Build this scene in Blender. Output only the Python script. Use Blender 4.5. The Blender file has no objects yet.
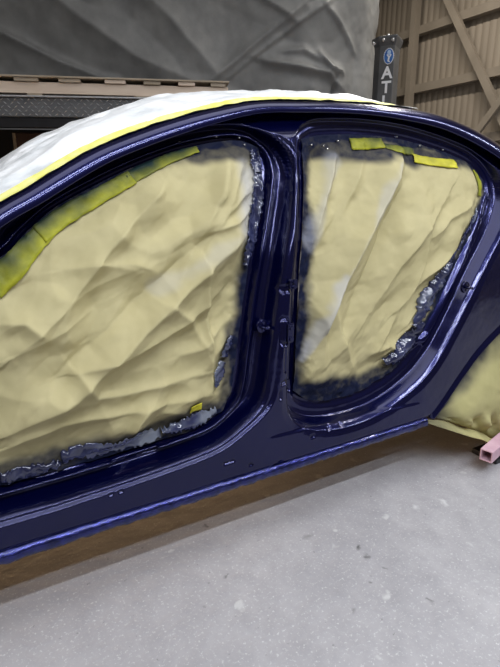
import bpy, bmesh, math, random
import numpy as np
from mathutils import Vector, Matrix
R = math.radians
rng = np.random.default_rng(7)
random.seed(7)
SC = bpy.context.scene
COL = SC.collection

# ------------------------------------------------------------------ camera
EYE = Vector((0.0, -1.22, 1.12))
F_PX, IW, IH = 500.0, 500.0, 667.0
PITCH, YAW = R(16.0), R(30.0)
FW = Vector((math.sin(YAW)*math.cos(PITCH), math.cos(YAW)*math.cos(PITCH), -math.sin(PITCH)))
RT = Vector((math.cos(YAW), -math.sin(YAW), 0.0))
UP = RT.cross(FW)
cam = bpy.data.cameras.new('camera')
cam.sensor_fit = 'VERTICAL'; cam.sensor_height = 24.0
cam.lens = F_PX/IH*24.0
cam.clip_start = 0.02
camo = bpy.data.objects.new('camera', cam); COL.objects.link(camo)
camo.matrix_world = Matrix(((RT.x, UP.x, -FW.x, EYE.x), (RT.y, UP.y, -FW.y, EYE.y), (RT.z, UP.z, -FW.z, EYE.z), (0, 0, 0, 1)))
SC.camera = camo

# ------------------------------------------------------------------ light
SC.view_settings.view_transform = 'Standard'
SC.view_settings.look = 'None'
SC.view_settings.exposure = 0.0
SC.view_settings.gamma = 1.0
SC.view_settings.use_curve_mapping = False
w = bpy.data.worlds.new('shop_air'); SC.world = w; w.use_nodes = True
w.node_tree.nodes['Background'].inputs[0].default_value = (1.0, 0.88, 0.74, 1)
w.node_tree.nodes['Background'].inputs[1].default_value = 0.13

def strip_light(name, loc, length, width, power, color, rot=(0, 0, 0)):
    l = bpy.data.lights.new(name, 'AREA'); l.shape = 'RECTANGLE'
    l.size = length; l.size_y = width; l.energy = power; l.color = color
    o = bpy.data.objects.new(name, l); COL.objects.link(o)
    o.location = loc; o.rotation_euler = rot
    return o
COOL = (0.86, 0.91, 1.0)
# two rows of ceiling tubes running along the car on the near side (their two shadow edges lie on the floor)
strip_light('ceiling_tube_or_fill', (0.6, -1.95, 3.6), 4.4, 0.12, 104, COOL)
strip_light('ceiling_tube_or_fill', (0.6, -2.85, 3.6), 4.4, 0.12, 104, COOL)
# unseen fill strips added for the tarp and end wall, soft panel added overhead
strip_light('ceiling_tube_or_fill', (4.9, -1.95, 3.6), 3.0, 0.07, 75, COOL)  # continues the first near row, added to light the tarp front
strip_light('ceiling_tube_or_fill', (5.4, 3.6, 5.0), 3.0, 0.1, 150, (1.0, 0.93, 0.82), (0, 0, R(90)))  # added to brighten the end wall
strip_light('ceiling_tube_or_fill', (4.6, 0.6, 4.6), 3.0, 0.1, 80, (1.0, 0.97, 0.92), (0, 0, R(90)))  # added to lighten the right side of the tarp
strip_light('added_overhead_panel', (1.2, -0.6, 5.6), 6.0, 2.4, 110, (0.95, 0.97, 1.0))  # added for broad reflections on the roof rail and soft fill
# unseen warm strip added behind the car to brighten the floor under the sill
strip_light('added_warm_strip', (0.9, 2.02, 0.13), 3.2, 0.06, 60, (1.0, 0.64, 0.34), (R(-90), 0, 0))

# ------------------------------------------------------------------ measuring helpers (pixel of the photograph -> point in the shop)
def ray(px, py):
    return FW*F_PX + RT*(px-IW/2) - UP*(py-IH/2)
def at_depth(px, py, d):
    return EYE + ray(px, py)*(d/F_PX)
def on_y(px, py, y):
    r = ray(px, py); t = (y-EYE.y)/r.y
    return EYE + r*t
def on_z(px, py, z):
    r = ray(px, py); t = (z-EYE.z)/r.z
    return EYE + r*t
def on_x(px, py, x):
    r = ray(px, py); t = (x-EYE.x)/r.x
    return EYE + r*t
BZ = np.array([0.0, .23, .40, .47, .70, .95, 1.15, 1.30, 1.42, 1.7])
BY = np.array([-.005, 0.0, .012, .018, .03, .065, .135, .20, .255, .40])
_g = np.arange(-.3, 2.2, .001); _k = np.hanning(181); _k /= _k.sum()
_by = np.convolve(np.pad(np.interp(_g, BZ, BY), 90, mode='edge'), _k, 'valid')
def base_y(z): return np.interp(z, _g, _by)
def on_side(px, py, dep=0.0):
    y = 0.1
    for _ in range(12):
        p = on_y(px, py, y); y = float(base_y(p.z))+dep
    return on_y(px, py, y)

# ------------------------------------------------------------------ mesh helpers
def link(name, me, mat=None, parent=None, smooth=True):
    o = bpy.data.objects.new(name, me); COL.objects.link(o)
    if mat is not None:
        for m in (mat if isinstance(mat, (list, tuple)) else [mat]): me.materials.append(m)
    if smooth and len(me.polygons):
        me.polygons.foreach_set('use_smooth', [True]*len(me.polygons))
    if parent is not None: o.parent = parent
    return o
def grid_mesh(name, P, closed_u=False, keep=None):
    """P: (nu, nv, 3) array of points; keep: boolean (nu-1, nv-1), the faces to make"""
    nu, nv = P.shape[:2]
    me = bpy.data.meshes.new(name)
    idx = np.arange(nu*nv).reshape(nu, nv)
    if closed_u: idx = np.vstack([idx, idx[:1]])
    q = np.stack([idx[:-1, :-1], idx[1:, :-1], idx[1:, 1:], idx[:-1, 1:]], -1)
    if keep is not None:
        q = q[keep]; used = np.zeros(nu*nv, bool); used[q.ravel()] = True
        q = (np.cumsum(used)-1)[q]; P = P.reshape(-1, 3)[used]
    q = q.reshape(-1, 4); nvt = P.size//3
    me.vertices.add(nvt); me.vertices.foreach_set('co', np.ascontiguousarray(P, dtype=np.float32).ravel())
    me.loops.add(q.size); me.loops.foreach_set('vertex_index', q.ravel().astype(np.int32))
    me.polygons.add(len(q)); me.polygons.foreach_set('loop_start', np.arange(0, q.size, 4, dtype=np.int32))
    me.update(calc_edges=True); me.validate()
    return me
def attr(me, name, arr):
    a = me.attributes.new(name, 'FLOAT', 'POINT'); a.data.foreach_set('value', np.ascontiguousarray(arr, dtype=np.float32).ravel())
def bm_obj(name, bm, mat, parent=None, smooth=False, bevel=0.0):
    bmesh.ops.recalc_face_normals(bm, faces=bm.faces)
    me = bpy.data.meshes.new(name); bm.to_mesh(me); bm.free()
    o = link(name, me, mat, parent, smooth)
    if bevel:
        m = o.modifiers.new('bevel', 'BEVEL'); m.width = bevel; m.segments = 2; m.limit_method = 'ANGLE'
    return o
def add_box(bm, c, s, M=None):
    """box centre c, full size s, optional 3x3/4x4 matrix"""
    vs = []
    for i in (-.5, .5):
        for j in (-.5, .5):
            for k in (-.5, .5):
                p = Vector((c[0]+i*s[0], c[1]+j*s[1], c[2]+k*s[2]))
                vs.append(bm.verts.new(M @ p if M else p))
    for f in ((0, 1, 3, 2), (4, 6, 7, 5), (0, 4, 5, 1), (2, 3, 7, 6), (0, 2, 6, 4), (1, 5, 7, 3)):
        bm.faces.new([vs[i] for i in f])
def add_cyl(bm, p0, p1, r0, r1=None, n=16, caps=True):
    r1 = r0 if r1 is None else r1
    p0, p1 = Vector(p0), Vector(p1); d = (p1-p0).normalized()
    a = d.orthogonal().normalized(); b = d.cross(a)
    A = [bm.verts.new(p0+(a*math.cos(t)+b*math.sin(t))*r0) for t in [2*math.pi*i/n for i in range(n)]]
    B = [bm.verts.new(p1+(a*math.cos(t)+b*math.sin(t))*r1) for t in [2*math.pi*i/n for i in range(n)]]
    for i in range(n): bm.faces.new((A[i], A[(i+1) % n], B[(i+1) % n], B[i]))
    if caps: bm.faces.new(A[::-1]); bm.faces.new(B)
def add_beam(bm, p0, p1, wa, wb, nrm):
    """rectangular bar from p0 to p1; wb is its size along nrm"""
    p0, p1, n = Vector(p0), Vector(p1), Vector(nrm).normalized()
    d = (p1-p0).normalized(); a = d.cross(n).normalized()
    vs = [bm.verts.new(p+a*(i*wa/2)+n*(j*wb/2)) for p in (p0, p1) for i, j in ((-1, -1), (1, -1), (1, 1), (-1, 1))]
    for f in ((0, 1, 2, 3), (7, 6, 5, 4), (0, 4, 5, 1), (1, 5, 6, 2), (2, 6, 7, 3), (3, 7, 4, 0)):
        bm.faces.new([vs[i] for i in f])
def thing(name, label, cat, loc=(0, 0, 0), group=None):
    o = bpy.data.objects.new(name, None); COL.objects.link(o); o.location = loc
    o.empty_display_size = .1
    return tag(o, label, cat, group)
def tag(o, label, cat, group=None):
    o['label'] = label; o['category'] = cat
    if group: o['group'] = group
    return o
def struct(o): o['kind'] = 'structure'; return o
def smoothstep(a, b, x):
    t = np.clip((x-a)/(b-a), 0, 1); return t*t*(3-2*t)
def spline(pts, n, closed=False):
    """Catmull-Rom through pts, resampled evenly"""
    P = np.array([tuple(p) for p in pts], float)
    if closed: Q = np.vstack([P[-1:], P, P[:2]])
    else: Q = np.vstack([2*P[:1]-P[1:2], P, 2*P[-1:]-P[-2:-1]])
    out = []
    for i in range(1, len(Q)-2):
        t = np.linspace(0, 1, 24, endpoint=False)[:, None]
        a, b, c, d = Q[i-1], Q[i], Q[i+1], Q[i+2]
        out.append(.5*((2*b)+(-a+c)*t+(2*a-5*b+4*c-d)*t*t+(-a+3*b-3*c+d)*t**3))
    if closed: out.append(Q[1:2])
    else: out.append(Q[-2:-1])
    C = np.vstack(out)
    s = np.concatenate([[0], np.cumsum(np.linalg.norm(np.diff(C, axis=0), axis=1))])
    u = np.linspace(0, s[-1], n+1)[:-1] if closed else np.linspace(0, s[-1], n)
    return np.stack([np.interp(u, s, C[:, k]) for k in range(P.shape[1])], 1)
def vnoise(X, Y, seed=0):
    """smooth 2-D value noise in -1..1"""
    tab = np.random.default_rng(seed).uniform(-1, 1, (64, 64))
    xi, yi = np.floor(X).astype(int), np.floor(Y).astype(int)
    fx, fy = X-xi, Y-yi; fx = fx*fx*(3-2*fx); fy = fy*fy*(3-2*fy)
    g = lambda i, j: tab[(xi+i) % 64, (yi+j) % 64]
    return (g(0, 0)*(1-fx)+g(1, 0)*fx)*(1-fy)+(g(0, 1)*(1-fx)+g(1, 1)*fx)*fy
def fbm(X, Y, seed=0, octv=4):
    s, a, f = 0, 1.0, 1.0
    for k in range(octv): s = s+a*vnoise(X*f+k*7.3, Y*f+k*3.1, seed+k); a *= .5; f *= 2.03
    return s
def facets(X, Y, n, slope, seed, box):
    """crumpled-sheet relief: difference of two envelopes of random tilted planes -> flat facets with sharp creases"""
    r = np.random.default_rng(seed); out = 0
    for sgn in (1, -1):
        best = None
        cx = r.uniform(box[0], box[1], n); cy = r.uniform(box[2], box[3], n)
        gx = r.normal(0, slope, n); gy = r.normal(0, slope, n); h0 = r.uniform(0, .0, n)
        for k in range(n):
            dx, dy = X-cx[k], Y-cy[k]
            v = h0[k]+gx[k]*dx+gy[k]*dy+slope*2.4*np.sqrt(dx*dx+dy*dy+1e-6)*1.0
            best = v if best is None else np.minimum(best, v)
        out = out+sgn*best
    return out
def seg_dist(X, Y, a, b):
    ax, ay, bx, by = a[0], a[1], b[0], b[1]
    L2 = (bx-ax)**2+(by-ay)**2
    t = np.clip(((X-ax)*(bx-ax)+(Y-ay)*(by-ay))/L2, 0, 1)
    dx, dy = X-(ax+t*(bx-ax)), Y-(ay+t*(by-ay))
    sd = ((bx-ax)*(Y-ay)-(by-ay)*(X-ax))/math.sqrt(L2)
    return np.sqrt(dx*dx+dy*dy), sd, t
def poly_sdf(X, Z, C):
    """signed distance to closed polygon C (positive outside), plus outward direction"""
    shp = X.shape; x, z = X.ravel(), Z.ravel()
    best = np.full(x.size, 1e9); nx = np.zeros(x.size); nz = np.zeros(x.size); ins = np.zeros(x.size, bool)
    n = len(C)
    for i in range(n):
        a, b = C[i], C[(i+1) % n]
        e = b-a; L2 = e@e
        t = np.clip(((x-a[0])*e[0]+(z-a[1])*e[1])/L2, 0, 1)
        dx, dz = x-a[0]-t*e[0], z-a[1]-t*e[1]; d = dx*dx+dz*dz
        m = d < best; best[m] = d[m]; nx[m] = dx[m]; nz[m] = dz[m]
        c = ((a[1] > z) != (b[1] > z)) & (x < (b[0]-a[0])*(z-a[1])/(b[1]-a[1]+1e-12)+a[0])
        ins ^= c
    d = np.sqrt(best); s = np.where(ins, -1, 1)
    return (d*s).reshape(shp), (s*nx/(d+1e-9)).reshape(shp), (s*nz/(d+1e-9)).reshape(shp)

# ------------------------------------------------------------------ materials
def new_mat(name):
    m = bpy.data.materials.new(name); m.use_nodes = True
    nt = m.node_tree; return m, nt, nt.nodes['Principled BSDF']
def node(nt, typ, **kw):
    n = nt.nodes.new(typ)
    for k, v in kw.items():
        if k.startswith('_'): setattr(n, k[1:], v)
        else: n.inputs[k].default_value = v
    return n
def ramp(nt, fac, stops):
    r = nt.nodes.new('ShaderNodeValToRGB'); el = r.color_ramp.elements
    while len(el) < len(stops): el.new(.5)
    for e, (p, c) in zip(el, stops): e.position = p; e.color = c if len(c) == 4 else (*c, 1)
    nt.links.new(fac, r.inputs[0]); return r.outputs[0]
def mixc(nt, fac, a, b, mode='MIX'):
    m = nt.nodes.new('ShaderNodeMix'); m.data_type = 'RGBA'; m.blend_type = mode
    for v, i in ((fac, 0), (a, 6), (b, 7)):
        if isinstance(v, (int, float)): m.inputs[i].default_value = v
        elif isinstance(v, tuple): m.inputs[i].default_value = v if len(v) == 4 else (*v, 1)
        else: nt.links.new(v, m.inputs[i])
    return m.outputs[2]
def coords(nt, scale=(1, 1, 1), rot=(0, 0, 0)):
    t = nt.nodes.new('ShaderNodeTexCoord'); mp = nt.nodes.new('ShaderNodeMapping')
    mp.inputs['Scale'].default_value = scale; mp.inputs['Rotation'].default_value = rot
    nt.links.new(t.outputs['Object'], mp.inputs[0]); return mp.outputs[0]
def noise(nt, vec, scale, detail=4, rough=.55, out=0):
    n = nt.nodes.new('ShaderNodeTexNoise'); n.inputs['Scale'].default_value = scale
    n.inputs['Detail'].default_value = detail; n.inputs['Roughness'].default_value = rough
    if vec is not None: nt.links.new(vec, n.inputs['Vector'])
    return n.outputs[out]
def bump(nt, bsdf, h, strength, dist=.01):
    b = nt.nodes.new('ShaderNodeBump'); b.inputs['Strength'].default_value = strength; b.inputs['Distance'].default_value = dist
    nt.links.new(h, b.inputs['Height']); nt.links.new(b.outputs[0], bsdf.inputs['Normal'])
def simple(name, c1, c2=None, scale=12, rough=.6, metal=0.0, bmp=0.0, coat=0.0, stretch=(1, 1, 1), spec=.5):
    m, nt, b = new_mat(name)
    v = coords(nt, stretch); n = noise(nt, v, scale)
    nt.links.new(ramp(nt, n, [(.3, c1), (.7, c2 or c1)]), b.inputs['Base Color'])
    b.inputs['Roughness'].default_value = rough; b.inputs['Metallic'].default_value = metal
    b.inputs['Coat Weight'].default_value = coat; b.inputs['Coat Roughness'].default_value = .04
    b.inputs['Specular IOR Level'].default_value = spec
    if bmp: bump(nt, b, n, bmp)
    return m
def mat_navy():
    m, nt, b = new_mat('navy_metallic_paint')
    v = coords(nt)
    n = noise(nt, v, 3.0, 2)
    nt.links.new(ramp(nt, n, [(.3, (.0014, .0026, .042)), (.7, (.0018, .0034, .056))]), b.inputs['Base Color'])
    b.inputs['Metallic'].default_value = .7; b.inputs['Roughness'].default_value = .22
    b.inputs['Coat Weight'].default_value = 1.0; b.inputs['Coat Roughness'].default_value = .12; b.inputs['Coat IOR'].default_value = 1.4; b.inputs['Specular IOR Level'].default_value = .2
    return m
NAVY = mat_navy()
BLUE_FILM = simple('blue_oversprayed_film', (.006, .008, .05), (.03, .036, .20), 60, .25, .8, .4, .5)
BLACK = simple('black_seal', (.006, .006, .008), (.012, .012, .015), 20, .35)
UNDER = simple('dark_underbody', (.02, .018, .016), (.035, .03, .026), 8, .8)
def mat_paper(name, c1, c2):
    m, nt, b = new_mat(name)
    v = coords(nt)
    base = ramp(nt, noise(nt, v, 9, 5), [(.3, c1), (.72, c2)])
    a = node(nt, 'ShaderNodeAttribute', _attribute_name='overspray')
    n = noise(nt, v, 24, 5, .6)
    mth = node(nt, 'ShaderNodeMath', _operation='MULTIPLY_ADD'); nt.links.new(n, mth.inputs[0]); mth.inputs[1].default_value = .5; mth.inputs[2].default_value = -.25
    ad = node(nt, 'ShaderNodeMath', _operation='ADD'); ad.use_clamp = True
    nt.links.new(a.outputs['Fac'], ad.inputs[0])
    mu = node(nt, 'ShaderNodeMath', _operation='MULTIPLY'); nt.links.new(mth.outputs[0], mu.inputs[0]); nt.links.new(a.outputs['Fac'], mu.inputs[1])
    nt.links.new(mu.outputs[0], ad.inputs[1])
    col = mixc(nt, ad.outputs[0], base, (.007, .010, .030))
    # pale overspray mist, with the sheen of ridge crests painted into its colour
    p = node(nt, 'ShaderNodeAttribute', _attribute_name='mist_sheen')
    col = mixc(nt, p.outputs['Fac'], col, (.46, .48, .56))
    nt.links.new(col, b.inputs['Base Color'])
    b.inputs['Roughness'].default_value = .55
    b.inputs['Specular IOR Level'].default_value = .10
    bump(nt, b, noise(nt, v, 60, 4), .08, .004)
    return m
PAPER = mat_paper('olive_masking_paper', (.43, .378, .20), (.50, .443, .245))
ARCH_PAPER = mat_paper('wheel_masking_paper', (.36, .33, .15), (.43, .39, .19))
def mat_tape(name, c1, c2):
    m, nt, b = new_mat(name)
    v = coords(nt)
    col = ramp(nt, noise(nt, v, 30, 3), [(.3, c1), (.7, c2)])
    a = node(nt, 'ShaderNodeAttribute', _attribute_name='overspray')
    col = mixc(nt, a.outputs['Fac'], col, (.012, .03, .03))
    nt.links.new(col, b.inputs['Base Color']); b.inputs['Roughness'].default_value = .5; b.inputs['Specular IOR Level'].default_value = .2
    bump(nt, b, noise(nt, v, 90, 3), .3, .003)
    return m
TAPE = mat_tape('yellow_masking_tape', (.55, .50, .03), (.70, .64, .06))
TAPE_G = mat_tape('olive_oversprayed_tape', (.26, .27, .02), (.42, .41, .03))
def mat_crinkle():
    m, nt, b = new_mat('crinkled_overspray_film')
    v = coords(nt)
    n = noise(nt, v, 8, 2, .45)
    nt.links.new(ramp(nt, n, [(.40, (.010, .013, .045)), (.52, (.03, .036, .09)), (.68, (.17, .19, .24))]), b.inputs['Base Color'])
    b.inputs['Roughness'].default_value = .22; b.inputs['Coat Weight'].default_value = .8; b.inputs['Coat Roughness'].default_value = .05
    bump(nt, b, noise(nt, v, 20, 2, .45), .35, .01)
    return m
CRINKLE = mat_crinkle()
def mat_film():
    m, nt, b = new_mat('white_masking_film')
    v = coords(nt, (1, 2.5, 2.5))
    n = noise(nt, v, 7, 6, .6)
    nt.links.new(ramp(nt, n, [(.3, (.66, .69, .70)), (.5, (.88, .89, .89)), (.75, (.93, .93, .93))]), b.inputs['Base Color'])
    b.inputs['Roughness'].default_value = .3
    b.inputs['Subsurface Weight'].default_value = 0.0
    bump(nt, b, n, .4, .02)
    return m
FILM = mat_film()
def mat_floor():
    m, nt, b = new_mat('worn_concrete')
    v = coords(nt)
    big = noise(nt, v, 2.2, 6, .65); mid = noise(nt, v, 9, 6, .65); fine = noise(nt, v, 110, 4, .7)
    c = ramp(nt, big, [(.3, (.31, .305, .32)), (.7, (.41, .40, .41))])
    c = mixc(nt, ramp(nt, mid, [(.35, (0, 0, 0)), (.75, (.7, .7, .7))]), c, (.24, .235, .25))
    c = mixc(nt, ramp(nt, fine, [(.57, (0, 0, 0)), (.68, (.7, .7, .7))]), c, (.62, .62, .62))
    c = mixc(nt, ramp(nt, noise(nt, v, 43, 3, .6), [(.68, (0, 0, 0)), (.74, (.65, .65, .65))]), c, (.12, .12, .12))
    # pale scuffs and a few dark drips
    vo = nt.nodes.new('ShaderNodeTexVoronoi'); vo.inputs['Scale'].default_value = 7.0
    nz = noise(nt, v, 14, 3); vm = nt.nodes.new('ShaderNodeVectorMath'); vm.operation = 'ADD'
    cn = nt.nodes.new('ShaderNodeTexNoise'); cn.inputs['Scale'].default_value = 25; nt.links.new(v, cn.inputs['Vector'])
    sc = nt.nodes.new('ShaderNodeVectorMath'); sc.operation = 'SCALE'; sc.inputs['Scale'].default_value = .06
    nt.links.new(cn.outputs['Color'], sc.inputs[0]); nt.links.new(v, vm.inputs[0]); nt.links.new(sc.outputs[0], vm.inputs[1])
    nt.links.new(vm.outputs[0], vo.inputs['Vector'])
    c = mixc(nt, ramp(nt, vo.outputs['Distance'], [(.07, (.75, .75, .75)), (.13, (0, 0, 0))]), c, (.52, .52, .515))
    # named stains at their places on the floor
    for (px, py, r, colr, s) in ((361, 549, .022, (.05, .05, .05), .9), (366, 556, .018, (.06, .06, .06), .8), (386, 569, .016, (.07, .07, .07), .8),
                                 (372, 582, .016, (.09, .09, .09), .7), (354, 611, .018, (.10, .10, .10), .7), (428, 600, .016, (.08, .08, .08), .7),
                                 (308, 537, .026, (.19, .19, .19), .7), (417, 507, .03, (.60, .60, .6), .7), (444, 502, .03, (.60, .60, .6), .7),
                                 (207, 526, .016, (.08, .08, .08), .8), (224, 576, .014, (.10, .10, .10), .8), (394, 586, .012, (.12, .12, .12), .8)):
        p = on_z(px, py, 0)
        d = nt.nodes.new('ShaderNodeVectorMath'); d.operation = 'DISTANCE'
        nt.links.new(vm.outputs[0], d.inputs[0]); d.inputs[1].default_value = (p.x+.03, p.y+.03, .03)
        c = mixc(nt, ramp(nt, d.outputs['Value'], [(r*.15, (s, s, s)), (r*.75, (0, 0, 0))]), c, colr)
    nt.links.new(c, b.inputs['Base Color'])
    b.inputs['Roughness'].default_value = .55
    bump(nt, b, mid, .25, .01)
    return m
FLOOR = mat_floor()
TARP = simple('grey_tarpaulin', (.16, .163, .165), (.23, .233, .23), 4.5, .5, 0, .6)
WOOD = simple('pale_raw_wood', (.60, .47, .36), (.72, .59, .47), 3.0, .7, 0, .2, 0, (1, 6, 6))
WOOD_D = simple('weathered_wood', (.28, .22, .15), (.40, .33, .25), 4.0, .75, 0, .2, 0, (1, 5, 5))
STEEL_BLK = simple('black_tread_steel', (.085, .086, .09), (.13, .132, .135), 9, .5, .1, .1)
STEEL_WORN = simple('worn_tread_steel', (.34, .34, .345), (.5, .5, .51), 30, .4, .2)
CARD = simple('brown_cardboard', (.06, .032, .022), (.09, .05, .035), 5, .8)
COLUMN = simple('charcoal_column_paint', (.065, .067, .07), (.10, .102, .106), 6, .45, 0, .05)
WHITE = simple('white_lettering', (.72, .73, .75), (.8, .8, .82), 10, .5)
BOLTM = simple('bright_zinc', (.7, .7, .7), (.85, .85, .85), 20, .25, .9)
BADGE_B = simple('blue_badge', (.02, .10, .36), (.04, .16, .45), 20, .4)
WALLM = simple('brown_corrugated_sheet', (.22, .185, .145), (.26, .22, .175), 1.2, .7, 0, .05, 0, (4, 4, .35))
GIRT = simple('brown_steel_girt', (.19, .16, .125), (.23, .195, .155), 3, .65)
PINK = simple('chalky_pink_paint', (.50, .30, .37), (.62, .42, .48), 14, .5, 0, .1)
RUBBER = simple('tyre_rubber', (.015, .015, .015), (.03, .03, .03), 20, .8)

# ------------------------------------------------------------------ setting: floor and end wall
bm = bmesh.new(); add_box(bm, (2.5, 3.0, -.1), (13, 15, .2))
struct(bm_obj('floor', bm, FLOOR))

WX = 7.5
def corrugated(name, x, y0, y1, z0, z1, pitch, dep):
    n = int((y1-y0)/pitch); prof = []
    for i in range(n):
        y = y0+i*pitch
        prof += [(y, 0), (y+pitch*.62, 0), (y+pitch*.70, dep), (y+pitch*.92, dep)]
    prof.append((y1, 0))
    P = np.zeros((len(prof), 2, 3))
    for i, (y, d) in enumerate(prof): P[i, 0] = (x+d, y, z0); P[i, 1] = (x+d, y, z1)
    return grid_mesh(name, P)
wall = struct(link('wall_right', corrugated('wall_right', WX, -4.4, 10.3, 0, 7.2, .125, .007), WALLM, None, False))
wb_ = corrugated('wall_back', 0, -7.6, 4.0, 0, 7.2, .125, .010); wb_.transform(Matrix.Translation((0, 10.4, 0)) @ Matrix.Rotation(R(90), 4, 'Z'))
struct(link('wall_back', wb_, WALLM, None, False))
def wall_part(name, p0, p1, wa, wb, mat=GIRT):
    b_ = bmesh.new(); add_beam(b_, p0, p1, wa, wb, (1, 0, 0)); return bm_obj(name, b_, mat, wall, False)
gx = WX-.07
for k, (px, py) in enumerate(((400, 38), (400, 93))):
    z = on_x(px, py, gx).z
    wall_part('girt', (gx, -4.3, z), (gx, 10.2, z), .13, .14)
dz = on_x(400, 38, gx).z-on_x(400, 93, gx).z
z0 = on_x(400, 93, gx).z
for k in (-2, -1, 2, 3): wall_part('girt', (gx, -4.3, z0+k*dz), (gx, 10.2, z0+k*dz), .13, .14)
px_ = WX-.20
py_ = on_x(413, 50, px_).y
for k in range(-2, 3): wall_part('post', (px_, py_+k*3.1, 0), (px_, py_+k*3.1, 7.2), .11, .12)
bx = WX-.21
a, b = on_x(448, 0, bx), on_x(500, 114, bx); d = b-a
wall_part('brace', a-d*.8, b+d*1.2, .11, .07)
a, b = on_x(499, 103, bx-.08), on_x(478, 131, bx-.08); d = b-a
wall_part('brace', a-d*1.0, b+d*2.5, .10, .06)

# ------------------------------------------------------------------ car body
# door-opening outlines (edge of the inner flange), measured on the body side
DEP = .075
FRONT_PX = [(0, 257), (27, 231), (54, 208), (97, 184), (135, 166), (178, 150), (216, 142), (240, 142), (254, 150), (260, 168), (259, 190), (255, 220), (249, 255),
            (242, 297), (236, 340), (232, 375), (226, 399), (210, 418), (186, 429), (150, 441), (81, 462), (0, 484)]
fp = [on_side(x, y, DEP) for x, y in FRONT_PX]
front_pts = [(p.x, p.z) for p in fp]
front_pts += [(-.15, front_pts[-1][1]-.001), (-.27, front_pts[-1][1]+.03), (-.335, front_pts[-1][1]+.12), (-.34, .70), (-.33, .80), (-.25, .87), (-.10, front_pts[0][1]-.09)]
FRONT = spline(front_pts, 640, True)
REAR_PX = [(303, 150), (308, 140), (322, 136), (364, 136), (406, 142), (448, 155), (469, 166), (480, 180), (481, 197), (474, 220), (462, 247), (448, 275), (430, 314), (412, 346),
           (388, 371), (360, 388), (330, 397), (307, 397), (296, 388), (295, 362), (297, 330), (301, 259), (304, 196)]
rear_pts = [(p.x, p.z) for p in (on_side(x, y, DEP) for x, y in REAR_PX)]
REAR = spline(rear_pts, 560, True)
RAIL_PX = [(0, 226), (36, 205), (72, 182), (108, 161), (144, 146), (180, 133), (220, 121), (260, 112), (300, 111), (350, 112), (396, 117), (448, 129), (495, 153)]
UPP_PX = [203, 181, 158, 141, 128, 115, 106, 101, 101, 103, 108, 119, 141]
rail_pts = [(p.x, p.z) for p in (on_side(x, y, 0) for x, y in RAIL_PX)]
x0, z0_ = rail_pts[0]; x1, z1_ = rail_pts[-1]
sl = (rail_pts[1][1]-z0_)/(rail_pts[1][0]-x0)
rail_pts = [(-.75, z0_-.36), (-.45, z0_-.30), (-.2, z0_-.20)]+rail_pts+[(x1+.2, z1_-.115), (x1+.5, z1_-.27), (x1+.9, z1_-.36), (x1+1.1, z1_-.39)]
RAILC = spline(rail_pts, 700)
ARCH_C, ARCH_R = (2.03, .30), .40
def rail_z(x):
    g = np.arange(-1.2, 3.8, .0007); z = np.interp(g, RAILC[:, 0], RAILC[:, 1]); k = np.hanning(181); k /= k.sum()
    return np.interp(x, g, np.convolve(np.pad(z, 90, mode='edge'), k, 'valid'))
ARCH_PX = [(428, 424), (436, 414), (447, 398), (462, 376), (480, 352), (500, 331)]
arch_pts = [(p.x, p.z) for p in (on_side(x, y, 0) for x, y in ARCH_PX)]
xa, za = arch_pts[-1]
arch_pts[0] = (arch_pts[0][0], .23)
arch_pts += [(xa+.10, za+.05), (xa+.26, za+.06), (xa+.40, za), (xa+.50, za-.12), (xa+.54, .23)]
ARCH = spline(arch_pts, 300)
xs_m = np.maximum.accumulate(ARCH[:, 0]+np.arange(300)*1e-6)
SILL_Z = .23
def bottom_z(x): return np.where((x > ARCH[0, 0]) & (x < xs_m[-1]), np.interp(x, xs_m, ARCH[:, 1]), SILL_Z)

xs = np.concatenate([np.arange(-.62, -.05, .012), np.arange(-.05, 2.1, .0048), np.arange(2.1, 3.2, .015)])
NV = 230
vv = np.linspace(0, 1, NV)
ZB, ZT = bottom_z(xs), rail_z(xs)
X = np.repeat(xs[:, None], NV, 1)
Z = ZB[:, None]+(ZT-ZB)[:, None]*vv[None]
dF, nFx, nFz = poly_sdf(X, Z, FRONT)
dR, nRx, nRz = poly_sdf(X, Z, REAR)
def refine(a):
    """double the grid density with cubic mid-points"""
    for ax in (0, 1):
        if a.ndim <= ax: break
        b = np.moveaxis(a, ax, 0); p = np.concatenate([2*b[:1]-b[1:2], b, 2*b[-1:]-b[-2:-1]])
        m = (9*(p[1:-2]+p[2:-1])-p[:-3]-p[3:])/16
        o = np.empty((2*len(b)-1,)+b.shape[1:]); o[::2] = b; o[1::2] = m
        a = np.moveaxis(o, 0, ax)
    return a
dF, dR, nFx, nFz, nRx, nRz = [refine(q) for q in (dF, dR, nFx, nFz, nRx, nRz)]
xs = np.interp(np.arange(2*len(xs)-1)/2, np.arange(len(xs)), xs); NV = 2*NV-1; vv = np.linspace(0, 1, NV)
ZB, ZT = bottom_z(xs), rail_z(xs)
X = np.repeat(xs[:, None], NV, 1)
Z = ZB[:, None]+(ZT-ZB)[:, None]*vv[None]
_dg = np.arange(-.6, .4, .0005); _dk = np.hanning(19); _dk /= _dk.sum()
def profile_(d, D, V):
    t = np.convolve(np.pad(np.interp(_dg, D, V), 9, mode='edge'), _dk, 'valid'); return np.interp(d, _dg, t)
PF_D = [-.5, -.03, 0, .02, .034, .045, .058, .075, .088, .100, .112, .122, .134, .150]
PF_V = [.115, .110, .085, .081, .054, .060, .078, .078, .062, .022, .010, .011, .000, .0]
PR_D = [-.5, -.03, 0, .018, .030, .042, .055, .068, .080, .100]
PR_V = [.115, .110, .080, .076, .068, .066, .060, .022, .006, .0]
sF = 1.0-.50*smoothstep(-.25, .85, nFz)-.45*smoothstep(.15, .95, -nFz)
sR = 1.0-.10*smoothstep(0, .55, nRz)+.15*smoothstep(0, .5, -nRz)
depF = profile_(dF/np.where(dF > 0, sF, 1), PF_D, PF_V)
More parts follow.
